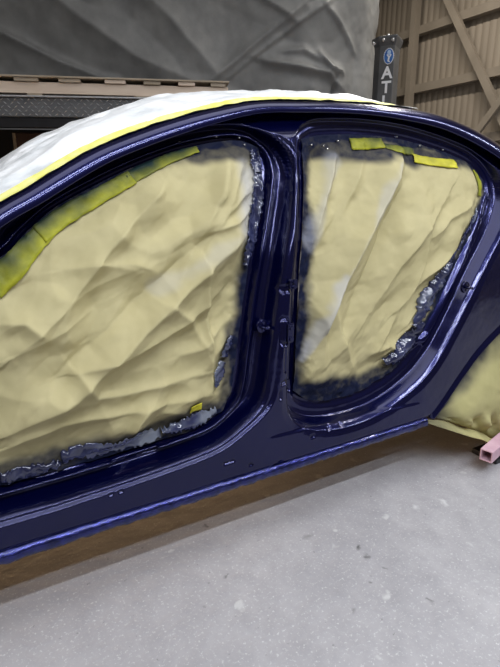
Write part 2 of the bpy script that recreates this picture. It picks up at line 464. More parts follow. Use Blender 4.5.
depth = np.maximum(depF, profile_(dR/np.where(dR > 0, sR, 1), PR_D, PR_V))
drl = ZT[:, None]-Z
depth = np.maximum(depth, .042*(1-smoothstep(.02, .085, drl)))       # seal channel under the roof rail
# --- pressed details of the stamping
def P2(px, py, dep=0.0):
    p = on_side(px, py, dep); return (p.x, p.z)
def capsule(a, b, r, dep, edge=.004):
    d, _, _ = seg_dist(X, Z, a, b)
    return dep*(1-smoothstep(r-edge, r+edge, d))
depth = depth+capsule(P2(118, 466, .02), P2(160, 455, .02), .011, .014)           # long lozenge on the front step
depth = depth-capsule(P2(40, 487, .02), P2(112, 468, .02), .005, .006)
depth = depth+capsule(P2(225, 464), P2(234, 461), .004, .006)
for px, py, r in ((300, 460, .007), (275, 466, .006), (280, 463, .007), (312, 437, .006), (330, 430, .006), (343, 427, .005), (120, 492, .004), (110, 495, .004), (250, 465, .004)):
    depth = depth+capsule(P2(px, py), P2(px+2, py-.6), r, .005, .003)
depth = depth+capsule(P2(283, 384), P2(296, 378), .006, .010)                     # slots at the foot of the B-pillar
depth = depth+capsule(P2(281, 392), P2(281, 399), .004, .008)
depth = depth+capsule(P2(300, 388), P2(301, 397), .006, .008)
depth = depth+capsule(P2(286, 322), P2(286, 342), .016, .006)-capsule(P2(286, 324), P2(286, 340), .010, .006)
depth = depth+capsule(P2(286, 290), P2(296, 288), .012, .006)
depth = depth+capsule(P2(286, 345), P2(286, 372), .004, .003)
# ledge that runs along the rear sill and fades into the wheel-arch dogleg
d, sd, t = seg_dist(X, Z, P2(262, 440), P2(425, 402))
ledge = smoothstep(-.006, .006, sd)*np.exp(-(np.maximum(sd, 0)/.10)**2)
inr = smoothstep(0, .12, t)*(1-smoothstep(.9, 1.0, t))
depth = depth+.005*ledge*inr
# raised character lines on the C-pillar / dogleg
for a_, b_, r, h in (((500, 196), (436, 345), .012, -.010), ((440, 340), (385, 382), .012, -.005)):
    depth = depth+capsule(P2(*a_), P2(*b_), r, h, r*.9)
# wheel-arch flange rolls outwards a little
db = Z-ZB[:, None]
inarch = ((X > ARCH[0, 0]+.02) & (X < xs_m[-1])).astype(float)
depth = depth-inarch*.010*(1-smoothstep(.0, .03, db))
# sill: soft tuck under at the foot
depth = depth+(1-inarch)*.012*(1-smoothstep(0, .03, db))+.0012*fbm(X*9, Z*9, 3)*smoothstep(.0, .05, dF)
Y = base_y(Z)+depth
side = np.stack([X, Y, Z], -1)
# roof rail: rolls from the top of the side frame over on to the roof
tx = np.gradient(xs); tz = np.gradient(ZT); L = np.hypot(tx, tz); rn = np.stack([-tz/L, np.zeros_like(tx), tx/L], 1)
ker = np.hanning(81); ker /= ker.sum()
for k in (0, 2): rn[:, k] = np.convolve(np.pad(rn[:, k], 40, mode='edge'), ker, 'valid')
upp = [on_side(x, y, .03) for (x, _), y in zip(RAIL_PX, UPP_PX)]
rr = []
for (x, z), u in zip([(p.x, p.z) for p in (on_side(x, y, 0) for x, y in RAIL_PX)], upp):
    i = int(np.argmin(abs(xs-x))); rr.append(((u.x-x)*rn[i, 0]+(u.z-z)*rn[i, 2]))
rx = [p[0] for p in rail_pts[3:16]]
RAD = np.interp(xs, rx, rr); RAD = np.convolve(np.pad(RAD, 60, mode='edge'), np.ones(121)/121, 'valid')
base = np.stack([xs, base_y(ZT), ZT], 1)
def rail_section(phi_list, extra=0.0):
    out = []
    for ph in phi_list:
        s_, c_ = math.sin(ph), math.cos(ph)
        out.append(base+rn*((RAD*s_+extra*s_)[:, None])+np.array([0, 1, 0])*((RAD*1.15*(1-c_)-extra*c_)[:, None]))
    return np.stack(out, 1)
rail_rows = rail_section([R(a) for a in np.linspace(-6, 100, 26)])
lip = base+np.array([0, .045, 0])-rn*.002
lip2 = base+np.array([0, .012, 0])-rn*.004
rows = [side, lip[:, None], lip2[:, None], rail_rows]
roof_t = np.linspace(.03, 1.34, 22)
endp = rail_rows[:, -1]
CRN = np.interp(xs, [-.6, .1, .9], [0, .35, 1])
def roof_pt(t, lift): return endp+rn*((CRN*(.035*(1-np.exp(-t/.2))+.02*math.sin(math.pi*t/1.34))+lift))[:, None]+np.array([0, t, 0])
rows.append(np.stack([roof_pt(t, 0) for t in roof_t], 1))
car = thing('car_body', 'navy blue sedan shell without doors, openings masked with paper for respraying', 'car', (1.2, .9, 0))
def rel(P, o): return P-np.array(o.location)
def on_car(P): return P-np.array((1.2, .9, 0))
ALL = np.concatenate(rows, 1)
keep = np.ones((ALL.shape[0]-1, ALL.shape[1]-1), bool)
keep[:, :NV-1] = ((dF > -.022) & (dR > -.022))[:-1, :-1]          # the two door openings are really open
side_o = link('side_frame', grid_mesh('side_frame', on_car(ALL), keep=keep), NAVY, car)

# bumpy oversprayed seam along the foot of the sill
sx = np.arange(-.55, ARCH[0, 0]-.01, .006)
prof = [(.020, .004), (.004, .022), (-.010, .018), (-.016, .006), (-.014, -.010), (-.004, -.016), (.02, -.014)]
SP = np.zeros((len(sx), len(prof), 3))
for j, (dy, dz_) in enumerate(prof):
    nz = .0016*fbm(sx*45, np.full_like(sx, j*1.7), 11, 3)
    SP[:, j, 0] = sx; SP[:, j, 1] = dy+.006+nz; SP[:, j, 2] = SILL_Z+dz_+nz
link('sill_seam', grid_mesh('sill_seam', on_car(SP)), BLUE_FILM, car)
# underbody, seen only as the dark edge under the sill
bm = bmesh.new(); add_box(bm, (1.25-1.2, .93-.9, .255), (3.6, 1.72, .05)); bm_obj('underbody', bm, UNDER, car)
# wheels behind the paper
def wheel(x, y):
    b_ = bmesh.new(); prof_ = [(.20, -.09), (.30, -.10), (.318, -.07), (.32, 0), (.318, .07), (.30, .10), (.20, .09)]
    n = 40; rings = []
    for i in range(n):
        t_ = 2*math.pi*i/n
        rings.append([b_.verts.new((x-1.2+r_*math.cos(t_), y-.9+w_, .32+r_*math.sin(t_))) for r_, w_ in prof_])
    for i in range(n):
        for j in range(len(prof_)):
            b_.faces.new((rings[i][j], rings[(i+1) % n][j], rings[(i+1) % n][(j+1) % 7], rings[i][(j+1) % 7]))
    o = bm_obj('wheel', b_, RUBBER, car, True)
    b_ = bmesh.new()
    add_cyl(b_, (x-1.2, y-.9-.05, .32), (x-1.2, y-.9+.05, .32), .205, n=32)
    h = bm_obj('rim', b_, STEEL_WORN, o)
for wx_ in (2.19, -.93):
    for wy in (.20, 1.66): wheel(wx_, wy)
# door strikers and hinge plates
def striker(px, py, dep):
    p = on_side(px, py, dep); q = Vector(on_car(np.array(p)))
    b_ = bmesh.new()
    add_cyl(b_, q+Vector((0, .004, 0)), q+Vector((0, -.006, 0)), .024, .021, 20)
    o = bm_obj('door_striker', b_, NAVY, car, True, .001)
    b_ = bmesh.new()
    pts = [Vector((-.009, -.004, 0)), Vector((-.009, -.030, 0)), Vector((0, -.036, 0)), Vector((.009, -.030, 0)), Vector((.009, -.004, 0))]
    for a_, c_ in zip(pts[:-1], pts[1:]): add_cyl(b_, q+a_, q+c_, .0042, n=10)
    bm_obj('striker_loop', b_, NAVY, o, True)
    for s in (-1, 1):
        b_ = bmesh.new(); add_cyl(b_, q+Vector((0, -.003, s*.012)), q+Vector((0, -.009, s*.012)), .0052, .0045, 6)
        bm_obj('bolt', b_, NAVY, o)
striker(262, 326, .052); striker(465, 287, .004)
def hinge(px, py, w_, h_):
    p = on_side(px, py, .0); q = Vector(on_car(np.array(p)))
    b_ = bmesh.new(); add_box(b_, q, (w_, .012, h_)); o = bm_obj('hinge_plate', b_, NAVY, car, False, .003)
    for s in (-1, 1):
        b_ = bmesh.new(); add_cyl(b_, q+Vector((0, -.005, s*h_*.28)), q+Vector((0, -.013, s*h_*.28)), .008, .007, 6)
        bm_obj('bolt', b_, NAVY, o)
hinge(290, 333, .022, .062); hinge(293, 284, .030, .028)
# small clips along the upper flange of both openings
def clips(pxs):
    for px, py in pxs:
        b_ = bmesh.new()
        q = Vector(on_car(np.array(on_side(px, py, .070))))
        add_cyl(b_, q, q+Vector((0, -.012, 0)), .0032, .0025, 8)
        bm_obj('flange_clip', b_, BOLTM, car, True)
clips([(178, 142), (196, 139), (215, 137), (238, 138), (243, 145), (129, 161), (104, 172), (310, 145), (322, 146), (326, 149), (336, 141), (395, 137), (418, 146), (441, 150)])

# ------------------------------------------------------------------ masking paper in the two door openings
def coons(sides, n, m):
    """sides: bottom (l->r), right (b->t), top (l->r), left (b->t) as point lists -> (n, m, k) patch"""
    Bt, Rt, Tp, Lf = [spline(s, k) for s, k in zip(sides, (n, m, n, m))]
    u = np.linspace(0, 1, n)[:, None, None]; v = np.linspace(0, 1, m)[None, :, None]
    return ((1-v)*Bt[:, None]+v*Tp[:, None]+(1-u)*Lf[None]+u*Rt[None]
            - ((1-u)*(1-v)*Bt[0]+u*(1-v)*Bt[-1]+(1-u)*v*Tp[0]+u*v*Tp[-1]))
def fold(X, Z, pts, w, h, side_=0, dep=DEP):
    """ridge along the pixel polyline pts; side_ != 0: one flank steep, the other long"""
    q = [P2(x, y, dep) for x, y in pts]; best = np.full(X.shape, 1e9); sdv = np.zeros(X.shape); tt = np.zeros(X.shape)
    n = len(q)-1
    for i in range(n):
        d, sd, t = seg_dist(X, Z, q[i], q[i+1]); m_ = d < best
        best = np.where(m_, d, best); sdv = np.where(m_, sd, sdv); tt = np.where(m_, (i+t)/n, tt)
    wl = np.where(sdv > 0, w*(1+side_), w*(1-side_))
    return 1.5*h*np.exp(-(best/wl)**1.25)*np.sin(np.pi*np.clip(tt*.86+.07, 0, 1))**.5
def paper(name, label, C_edge, sides, folds, seed, over, mist_sheen, mat=PAPER, n=240, m=200, dep=DEP, bulge=.012, crumple=1.0):
    G = coons(sides, n, m); PX, PZ = G[..., 0], G[..., 1]
    ed, _, nz_ = poly_sdf(PX, PZ, C_edge); ed = np.maximum(-ed, 0)
    box = (PX.min(), PX.max(), PZ.min(), PZ.max())
    ca, sa = math.cos(R(40)), math.sin(R(40))
    U, V = PX*ca+PZ*sa, (-PX*sa+PZ*ca)*1.7
    ub = (U.min(), U.max(), V.min(), V.max())
    h = facets(U, V, 14, .085, seed, ub)*.5+facets(U, V, 50, .10, seed+1, ub)*.75+facets(U, V, 220, .08, seed+2, ub)*.55
    h = (h-h.mean())*crumple
    h = h+.010*fbm(U*5, V*5, seed)
    for f_ in folds: h = h+fold(PX, PZ, *f_)
    h = h*smoothstep(-.01, .09, ed)+bulge*smoothstep(0, .25, ed)
    edge_w = .004*fbm(PX*38, PZ*38, seed+5, 3)*(1-smoothstep(.02, .09, ed))
    PYv = base_y(PZ)+dep-.004-h-edge_w
    P = np.stack([PX, PYv, PZ], -1)
    c = Vector((float(PX.mean()), float(PYv.mean()), float(PZ.min())))
    root = bpy.data.objects.new(name, grid_mesh(name, P-np.array(c))); COL.objects.link(root); root.location = c
    me = root.data; me.materials.append(mat); me.polygons.foreach_set('use_smooth', [True]*len(me.polygons))
    ov = np.zeros(PX.shape)
    jit = .018*fbm(PX*9, PZ*9, seed+8, 3)
    ov = np.maximum(ov, over[0]*(1-smoothstep(over[1]*.15, over[1], ed+jit)))
    for (a_, b_, r_, s_) in over[2:]:
        d, _, _ = seg_dist(PX, PZ, P2(*a_, dep), P2(*b_, dep)); ov = np.maximum(ov, s_*(1-smoothstep(r_*.5, r_*1.1, d+jit)))
    attr(me, 'overspray', ov)
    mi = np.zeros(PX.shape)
    for (a_, b_, r_, s_) in mist_sheen:
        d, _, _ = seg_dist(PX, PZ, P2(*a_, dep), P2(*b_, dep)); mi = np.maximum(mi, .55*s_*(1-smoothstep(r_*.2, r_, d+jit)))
    attr(me, 'mist_sheen', mi)
    tag(root, label, 'masking paper')
    root['_n'] = 0
    del root['_n']
    return root, P, c
def surf_y(P, x, z):
    d = (P[..., 0]-x)**2+(P[..., 2]-z)**2; i = np.argmin(d); return float(P[..., 1].ravel()[i])
def strip(name, pxs, wid, P, parent, c, mat, lift=.004, nseg=40, mrow=7, rough=.0, seed=1, over=None, dep=DEP, thick=0):
    """tape or film strip lying on the paper along pixel polyline pxs, wid metres wide (scalar or list)"""
    q = spline([P2(x, y, dep) for x, y in pxs], nseg)
    tq = np.gradient(q, axis=0); tq /= np.linalg.norm(tq, axis=1)[:, None]+1e-9; nq = np.stack([-tq[:, 1], tq[:, 0]], 1)
    wv = np.interp(np.linspace(0, 1, nseg), np.linspace(0, 1, len(wid)), wid) if isinstance(wid, (list, tuple)) else np.full(nseg, wid)
    A = np.zeros((nseg, mrow, 3)); ovv = np.zeros((nseg, mrow))
    for j in range(mrow):
        s = (j/(mrow-1)-.5)
        wob = rough*.5*vnoise(np.arange(nseg)*.55, np.full(nseg, j*.0+(5 if s > 0 else 9)), seed)*abs(s)*2
        xz = q+nq*((wv*s)+wob)[:, None]
        A[:, j, 0] = xz[:, 0]; A[:, j, 2] = xz[:, 1]
        if over: ovv[:, j] = over[0]+(over[1]-over[0])*(s+.5)
    flat = P.reshape(-1, 3)
    for i in range(nseg):
        for j in range(mrow):
            d = (flat[:, 0]-A[i, j, 0])**2+(flat[:, 2]-A[i, j, 2])**2
            A[i, j, 1] = flat[np.argmin(d), 1]-lift
    if nseg > 6:   # smooth the seat of the strip
        for _ in range(2): A[1:-1, :, 1] = (A[:-2, :, 1]+2*A[1:-1, :, 1]+A[2:, :, 1])/4
    I, J = np.meshgrid(np.arange(nseg), np.arange(mrow), indexing='ij')
    if rough: A[..., 1] -= (rough*.4+np.clip(facets(A[..., 0], A[..., 2]*1.3, 70, .28, seed, (A[..., 0].min(), A[..., 0].max(), A[..., 2].min()*1.3, A[..., 2].max()*1.3))*.8, -rough*.5, rough*1.1))*np.sin(np.pi*(J+.5)/mrow)
    me = grid_mesh(name, A-np.array(c))
    attr(me, 'overspray', np.clip(ovv+.25*fbm(A[..., 0]*20, A[..., 2]*20, seed+3, 3)*(1 if over else 0), 0, 1))
    o = link(name, me, mat, parent)
    md = o.modifiers.new('thickness', 'SOLIDIFY'); md.thickness = .0008
    return o

f_l = [(-.20, .865), (-.335, .78), (-.335, .60)]
ft = [P2(x, y, DEP) for x, y in [(0, 257), (27, 231), (54, 208), (97, 184), (135, 166), (178, 150), (216, 142), (240, 141), (258, 148)]]
fr = [P2(x, y, DEP) for x, y in [(222, 410), (231, 388), (235, 360), (237, 340), (243, 297), (250, 255), (256, 220), (260, 190), (261, 168), (258, 148)]]
fb = [P2(x, y, DEP) for x, y in [(0, 485), (81, 463), (150, 442), (190, 430), (222, 410)]]
zfb, zft = fb[0][1], ft[0][1]
fb = [(-.33, zfb+.06), (-.25, zfb+.01), (-.12, zfb)]+fb
ft = [(-.33, .78), (-.22, .86), (-.10, zft-.09)]+ft
fl = [(-.33, zfb+.06), (-.34, .62), (-.33, .78)]
front_folds = [
    ([(180, 152), (150, 195), (110, 240), (60, 306), (10, 352)], .058, .044, -.35),
    ([(250, 224), (205, 260), (160, 300), (112, 348), (70, 390), (10, 425)], .056, .050, -.30),
    ([(225, 215), (180, 252), (140, 290), (95, 332), (50, 372)], .034, -.024, 0),
    ([(222, 150), (212, 190), (190, 240)], .040, .022, -.3),
    ([(240, 158), (225, 195), (205, 232)], .035, .016, .3),
    ([(215, 292), (175, 322), (130, 345), (72, 366)], .022, .018, -.4),
    ([(72, 366), (92, 390), (125, 386), (195, 370)], .022, .016, -.4),
    ([(158, 300), (186, 318), (200, 345)], .022, .014, -.4),
    ([(196, 262), (201, 300), (205, 340), (209, 385)], .018, .022, -.4),
    ([(175, 352), (195, 345), (225, 320)], .020, .014, -.3),
    ([(10, 440), (60, 418), (110, 408), (150, 400), (205, 392)], .032, .022, -.3),
    ([(20, 345), (60, 325), (100, 300)], .030, .012, -.3),
    ([(60, 268), (95, 262), (130, 268)], .022, .010, -.3),
    ([(150, 270), (130, 262), (112, 262)], .02, .010, .2),
    ([(246, 208), (225, 222), (205, 230)], .018, .018, -.3),
    ([(250, 190), (235, 196), (222, 210)], .018, .014, -.3),
    ([(126, 432), (132, 415), (140, 402)], .016, .018, 0),
    ([(196, 425), (180, 410), (160, 408)], .02, .014, 0),
    ([(235, 330), (222, 338), (214, 350)], .016, .016, 0),
    ([(0, 320), (22, 318), (40, 330)], .02, .014, 0),
]
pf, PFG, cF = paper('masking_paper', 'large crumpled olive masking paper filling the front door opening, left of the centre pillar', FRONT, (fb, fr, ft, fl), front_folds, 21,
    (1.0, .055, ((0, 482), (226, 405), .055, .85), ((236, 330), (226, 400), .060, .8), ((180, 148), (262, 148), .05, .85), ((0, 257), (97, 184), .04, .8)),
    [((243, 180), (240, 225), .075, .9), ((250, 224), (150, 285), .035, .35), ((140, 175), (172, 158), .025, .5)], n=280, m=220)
strip('masking_tape', [(-10, 288), (12, 266), (28, 247), (46, 228)], [.060, .060, .050, .045], PFG, pf, cF, TAPE_G, .006, 50, 7, .002, 3, (.0, .8))
strip('masking_tape', [(38, 234), (64, 215), (97, 196), (130, 177)], [.046, .046, .040, .036], PFG, pf, cF, TAPE_G, .008, 50, 7, .002, 4, (.0, .85))
strip('masking_tape', [(126, 179), (150, 166), (174, 156), (196, 149)], [.034, .030, .026, .018], PFG, pf, cF, TAPE_G, .006, 40, 7, .002, 5, (.3, .95))
t_ = strip('masking_tape', [(186, 406), (198, 403)], .026, PFG, pf, cF, TAPE, .008, 8, 6, 0, 6); t_['label'] = 'small bright yellow tape square'
strip('film_edge', [(0, 476), (20, 472), (42, 466), (60, 462)], [.03, .036, .03, .02], PFG, pf, cF, CRINKLE, .006, 60, 9, .014, 7)
strip('film_edge', [(60, 456), (82, 449), (110, 445), (135, 438), (160, 432)], [.03, .05, .03, .05, .02], PFG, pf, cF, CRINKLE, .006, 80, 9, .016, 8)
strip('film_edge', [(160, 430), (180, 424), (200, 416), (214, 408)], [.02, .04, .05, .02], PFG, pf, cF, CRINKLE, .006, 60, 9, .016, 9)
strip('film_edge', [(212, 384), (216, 372), (221, 360)], [.02, .04, .024], PFG, pf, cF, CRINKLE, .006, 40, 9, .010, 10)
strip('film_edge', [(222, 356), (226, 344), (229, 334)], [.02, .036, .02], PFG, pf, cF, CRINKLE, .006, 40, 9, .010, 11)
strip('film_edge', [(250, 148), (254, 160), (257, 172)], [.02, .05, .03], PFG, pf, cF, CRINKLE, .006, 50, 9, .014, 12)
strip('film_edge', [(256, 172), (256, 195), (252, 215), (247, 240), (243, 265)], [.025, .045, .05, .04, .02], PFG, pf, cF, CRINKLE, .006, 80, 9, .014, 13)

rb_ = [P2(x, y, DEP) for x, y in [(292, 390), (307, 399), (330, 399), (360, 390), (390, 371)]]
rr_ = [P2(x, y, DEP) for x, y in [(390, 371), (412, 347), (430, 315), (449, 275), (463, 247), (475, 220), (482, 197), (481, 180), (470, 165)]]
rt_ = [P2(x, y, DEP) for x, y in [(301, 139), (322, 135), (364, 135), (406, 141), (448, 154), (470, 165)]]
rl_ = [P2(x, y, DEP) for x, y in [(292, 390), (294, 362), (296, 330), (300, 259), (303, 196), (301, 139)]]
rear_folds = [
    ([(398, 146), (380, 185), (352, 240), (322, 305), (298, 365)], .045, .046, -.30),
    ([(402, 180), (385, 225), (365, 270), (340, 330)], .030, -.022, 0),
    ([(336, 142), (330, 175), (318, 215), (306, 255)], .034, .030, -.3),
    ([(362, 140), (352, 180), (338, 215)], .026, .014, -.2),
    ([(440, 195), (415, 230), (392, 265), (368, 310)], .045, .026, -.4),
    ([(418, 232), (416, 262), (400, 300), (376, 345)], .022, .018, -.4),
    ([(460, 205), (440, 218), (425, 236)], .022, .018, -.3),
    ([(455, 240), (435, 262), (410, 285), (392, 310)], .022, .024, -.4),
    ([(440, 280), (420, 300), (402, 325)], .018, .020, -.3),
    ([(420, 315), (402, 330), (380, 358)], .018, .022, -.3),
    ([(398, 350), (385, 345), (370, 352)], .018, .016, 0),
    ([(352, 370), (338, 340), (330, 310)], .024, .012, .3),
    ([(308, 300), (318, 330), (316, 360)], .018, .010, 0),
]
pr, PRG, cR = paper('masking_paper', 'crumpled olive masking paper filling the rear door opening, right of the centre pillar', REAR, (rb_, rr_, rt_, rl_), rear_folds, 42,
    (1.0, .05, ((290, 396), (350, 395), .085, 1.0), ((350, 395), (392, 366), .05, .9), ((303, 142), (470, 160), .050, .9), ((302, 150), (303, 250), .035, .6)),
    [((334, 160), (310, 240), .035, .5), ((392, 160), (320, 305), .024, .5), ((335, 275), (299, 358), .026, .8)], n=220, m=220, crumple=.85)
strip('masking_tape', [(349, 144), (364, 144), (380, 143)], [.040, .042, .036], PRG, pr, cR, TAPE_G, .006, 24, 7, .003, 14, (.1, .6))
t_ = strip('masking_tape', [(411, 158), (430, 162), (452, 164)], .034, PRG, pr, cR, TAPE, .007, 24, 7, .003, 15, (0, .25))
strip('masking_tape', [(382, 146), (396, 150), (412, 152)], [.022, .030, .026], PRG, pr, cR, TAPE_G, .005, 24, 7, .003, 16, (.5, .8))
strip('masking_tape', [(471, 170), (475, 182), (476, 196)], [.022, .030, .024], PRG, pr, cR, TAPE_G, .006, 24, 7, .003, 17, (.3, .1))
strip('film_edge', [(474, 210), (466, 226), (456, 242), (446, 262)], [.02, .035, .04, .03], PRG, pr, cR, CRINKLE, .006, 70, 9, .018, 18)
strip('film_edge', [(444, 262), (432, 285), (420, 308), (410, 326)], [.03, .07, .08, .04], PRG, pr, cR, CRINKLE, .006, 70, 11, .018, 19)
strip('film_edge', [(420, 322), (408, 338), (396, 352), (380, 362)], [.04, .07, .07, .03], PRG, pr, cR, CRINKLE, .006, 70, 11, .018, 20)

# ------------------------------------------------------------------ white film over roof and windscreen, with yellow tape along the rail
fi = np.where((xs > -.60) & (xs < 1.62))[0][::3]
tt = np.concatenate([np.linspace(0, .3, 40), np.linspace(.32, 1.30, 40)])
e0 = rail_section([R(84)], .004)[:, 0]
FP = []
SX = xs[fi]
lft = np.interp(SX, [-.6, .1, .35, .6, .9, 1.25, 1.55], [.03, .035, .04, .036, .021, .010, .0]); crn = np.interp(SX, [-.6, .1, .9], [.0, .35, 1])
for t in tt:
    h = lft*(1-np.exp(-(t/.07)**1.2))+crn*(.035*(1-np.exp(-t/.2))+.02*math.sin(math.pi*t/1.34))+.003
    wr = .012*fbm(SX*5+t*3, np.full_like(SX, t*16), 31, 4)*min(1, t/.04)
    FP.append(e0[fi]+rn[fi]*(h+wr)[:, None]+np.array([0, t, 0]))
FP = np.stack(FP, 1)
fc = Vector((.6, .9, 1.3))
film = link('masking_film', grid_mesh('masking_film', FP-np.array(fc)), FILM); film.location = fc
tag(film, 'white plastic masking film over the car roof and windscreen, edged with yellow tape', 'masking film')
ti = np.where((xs > -.60) & (xs < 1.50))[0][::3]
TPx = []
for j, s in enumerate(np.linspace(0, 1, 8)):
    sec = rail_section([R(66+18*min(1, s*2))], .005)[:, 0]
    q = sec[ti]
    if s > .5:
        t = (s-.5)*2*.010; l2 = np.interp(xs[ti], [-.6, .1, .35, .6, .9, 1.25, 1.55], [.03, .035, .04, .036, .021, .010, .0])
        q = q+rn[ti]*((l2*(1-np.exp(-(t/.07)**1.2))+.035*(1-np.exp(-t/.2))+.004))[:, None]+np.array([0, t, 0])
    TPx.append(q+rn[ti]*(.0015*fbm(xs[ti]*30, np.full(len(ti), j*1.3), 33, 2))[:, None])
TPx = np.stack(TPx, 1)
tp = link('tape_stripe', grid_mesh('tape_stripe', TPx-np.array(fc)), mat_tape('lemon_masking_tape', (.78, .75, .14), (.86, .84, .36)), film)

# ------------------------------------------------------------------ paper over the rear wheel
def wp(px, py, y):
    p = on_y(px, py, y); return (p.x, p.y, p.z)
wt = [wp(436, 413, .02), wp(447, 397, .02), wp(462, 374, .025), wp(480, 349, .03), wp(500, 327, .035), (2.25, .03, .53), (2.45, .03, .50)]
wb = [wp(436, 418, .015), wp(446, 421, .0), wp(462, 426, -.01), wp(480, 432, -.015), wp(505, 440, -.02), (2.2, -.02, .17), (2.45, -.01, .17)]
wl_ = [wp(436, 418, .015), wp(436, 413, .02)]
wr_ = [(2.45, -.01, .17), (2.5, -.005, .33), (2.45, .03, .50)]
G = coons((wb, wr_, wt, wl_), 140, 90)
u = np.linspace(0, 1, 140)[:, None]; v = np.linspace(0, 1, 90)[None]
env = np.sin(np.pi*np.clip(v, 0, 1))**.7*smoothstep(0, .12, u)*smoothstep(0, .1, 1-u)
hh = .05*env+env*(facets(G[..., 0], G[..., 2]*1.4, 40, .10, 77, (1.6, 2.5, .1, .75))*.5+facets(G[..., 0], G[..., 2], 160, .08, 78, (1.6, 2.5, .1, .75))*.4)
low = np.exp(-((v-.16)/.10)**2)
hh = hh+low*(.018*np.sin(u*46+6*v)+.012*fbm(u*30, v*6+u*0, 9, 3))*smoothstep(0, .08, u)
G[..., 1] -= hh
wc = Vector((2.05, .0, .17))
apaper = link('wheel_masking_paper', grid_mesh('wheel_masking_paper', G-np.array(wc)), ARCH_PAPER); apaper.location = wc
ed = v*.38+0*u
attr(apaper.data, 'overspray', np.clip(.95*(1-smoothstep(.0, .09, (1-v)*.36+.02*fbm(G[..., 0]*12, G[..., 2]*12, 5, 3)))+.8*(1-smoothstep(0, .10, u+0*v)), 0, 1))
attr(apaper.data, 'mist_sheen', np.zeros((140, 90)))
tag(apaper, 'crumpled olive masking paper bulging over the rear wheel arch at the right', 'masking paper')
# flap folded out along the foot of the paper
ft_ = np.array([wp(427, 421, .005), wp(440, 421, .0), wp(460, 427, -.012), wp(480, 433, -.02), wp(503, 440, -.02), (2.2, -.02, .172), (2.45, -.01, .172)])
fb_ = np.array([wp(427, 424, .0), wp(440, 428, -.03), wp(460, 434, -.06), wp(480, 439.5, -.075), wp(503, 445, -.08), (2.2, -.08, .165), (2.45, -.07, .165)])
A, B = spline(ft_, 90), spline(fb_, 90)
FL = np.stack([A*(1-s)+B*s+np.array([0, 0, 1])*(.008*math.sin(math.pi*s)+.004*fbm(A[:, 0]*14, A[:, 0]*0+s*3, 15, 3))[:, None] for s in np.linspace(0, 1, 10)], 1)
flp = link('paper_flap', grid_mesh('paper_flap', FL-np.array(wc)), ARCH_PAPER, apaper)
attr(flp.data, 'overspray', np.repeat((1-smoothstep(0, .25, np.linspace(0, 1, 90)))[:, None]*.6, 10, 1)); attr(flp.data, 'mist_sheen', np.zeros((90, 10)))
for o_ in (apaper, flp):
    md = o_.modifiers.new('thickness', 'SOLIDIFY'); md.thickness = .0015

# ------------------------------------------------------------------ pink stand under the wheel arch
s0 = on_y(486, 456, -.13)
sc_ = Vector((s0.x+.12, s0.y+.05, 0))
stand = thing('wheel_stand', 'pink square steel tube on a dark base under the masked rear wheel', 'stand', sc_)
dirv = Vector((.97, .24, .01)).normalized(); sidev = Vector((0, 0, 1)).cross(dirv).normalized(); upv = dirv.cross(sidev)
def tube_sq(p, d, s, u_, half, wall_, L_):
    b_ = bmesh.new(); loops = []
    for (t_, h_) in ((0, half), (L_, half)):
        loops.append([b_.verts.new(p+d*t_+s*(i*h_)+u_*(j*h_)) for i, j in ((-1, -1), (1, -1), (1, 1), (-1, 1))])
    inner = [b_.verts.new(p+s*(i*(half-wall_))+u_*(j*(half-wall_))) for i, j in ((-1, -1), (1, -1), (1, 1), (-1, 1))]
    deep = [b_.verts.new(p+d*L_*.8+s*(i*(half-wall_))+u_*(j*(half-wall_))) for i, j in ((-1, -1), (1, -1), (1, 1), (-1, 1))]
    for i in range(4):
        j = (i+1) % 4
        b_.faces.new((loops[0][i], loops[0][j], loops[1][j], loops[1][i])); b_.faces.new((loops[0][i], inner[i], inner[j], loops[0][j])); b_.faces.new((inner[i], deep[i], deep[j], inner[j]))
    b_.faces.new(loops[1][::-1]); b_.faces.new(deep)
    return b_
bm = tube_sq(s0-sc_, dirv, sidev, upv, .025, .006, .36); bm_obj('square_tube', bm, PINK, stand, False, .002)
bm = bmesh.new(); add_box(bm, (0.14, .03, .012), (.30, .12, .024)); bm_obj('base_plate', bm, BLACK, stand, False, .004)
bm = bmesh.new(); zc = s0.z-.024
add_box(bm, (.06, .03, (zc+.022)/2), (.07, .05, zc-.018)); bm_obj('support_block', bm, BLACK, stand, False, .003)

# ------------------------------------------------------------------ platform, pallet and box behind the car
AZ = R(114)
u3 = Vector((math.sin(AZ), math.cos(AZ), 0)); w3 = Vector((-u3.y, u3.x, 0))
O3 = at_depth(100, 97, 3.30); O3 = Vector((O3.x, O3.y, 0))
def bframe(px, py, back=0.0):
    """point of the vertical front plane of the platform seen at this pixel -> (u, z)"""
    r = ray(px, py); o = O3+w3*back
    t = (o-EYE).dot(w3)/r.dot(w3); p = EYE+r*t
    return (p-o).dot(u3), p.z
MB = Matrix(((u3.x, w3.x, 0, 0), (u3.y, w3.y, 0, 0), (0, 0, 1, 0), (0, 0, 0, 1)))
zt1, zt0 = bframe(50, 97.5)[1], bframe(50, 117)[1]
U0, U1 = -2.2, .95
plat = thing('steel_platform', 'black tread-plate edged steel platform carrying the wooden pallet behind the car', 'platform', O3); plat.rotation_euler = (0, 0, math.atan2(u3.y, u3.x))
bm = bmesh.new(); add_box(bm, ((U0+U1)/2, .41, zt1-.02), (U1-U0, .78, .04)); bm_obj('deck', bm, STEEL_BLK, plat)
bm = bmesh.new(); add_box(bm, ((U0+U1)/2, .01, (zt0+zt1)/2), (U1-U0, .02, zt1-zt0)); bm_obj('edge_plate', bm, STEEL_BLK, plat, False, .003)
bm = bmesh.new()
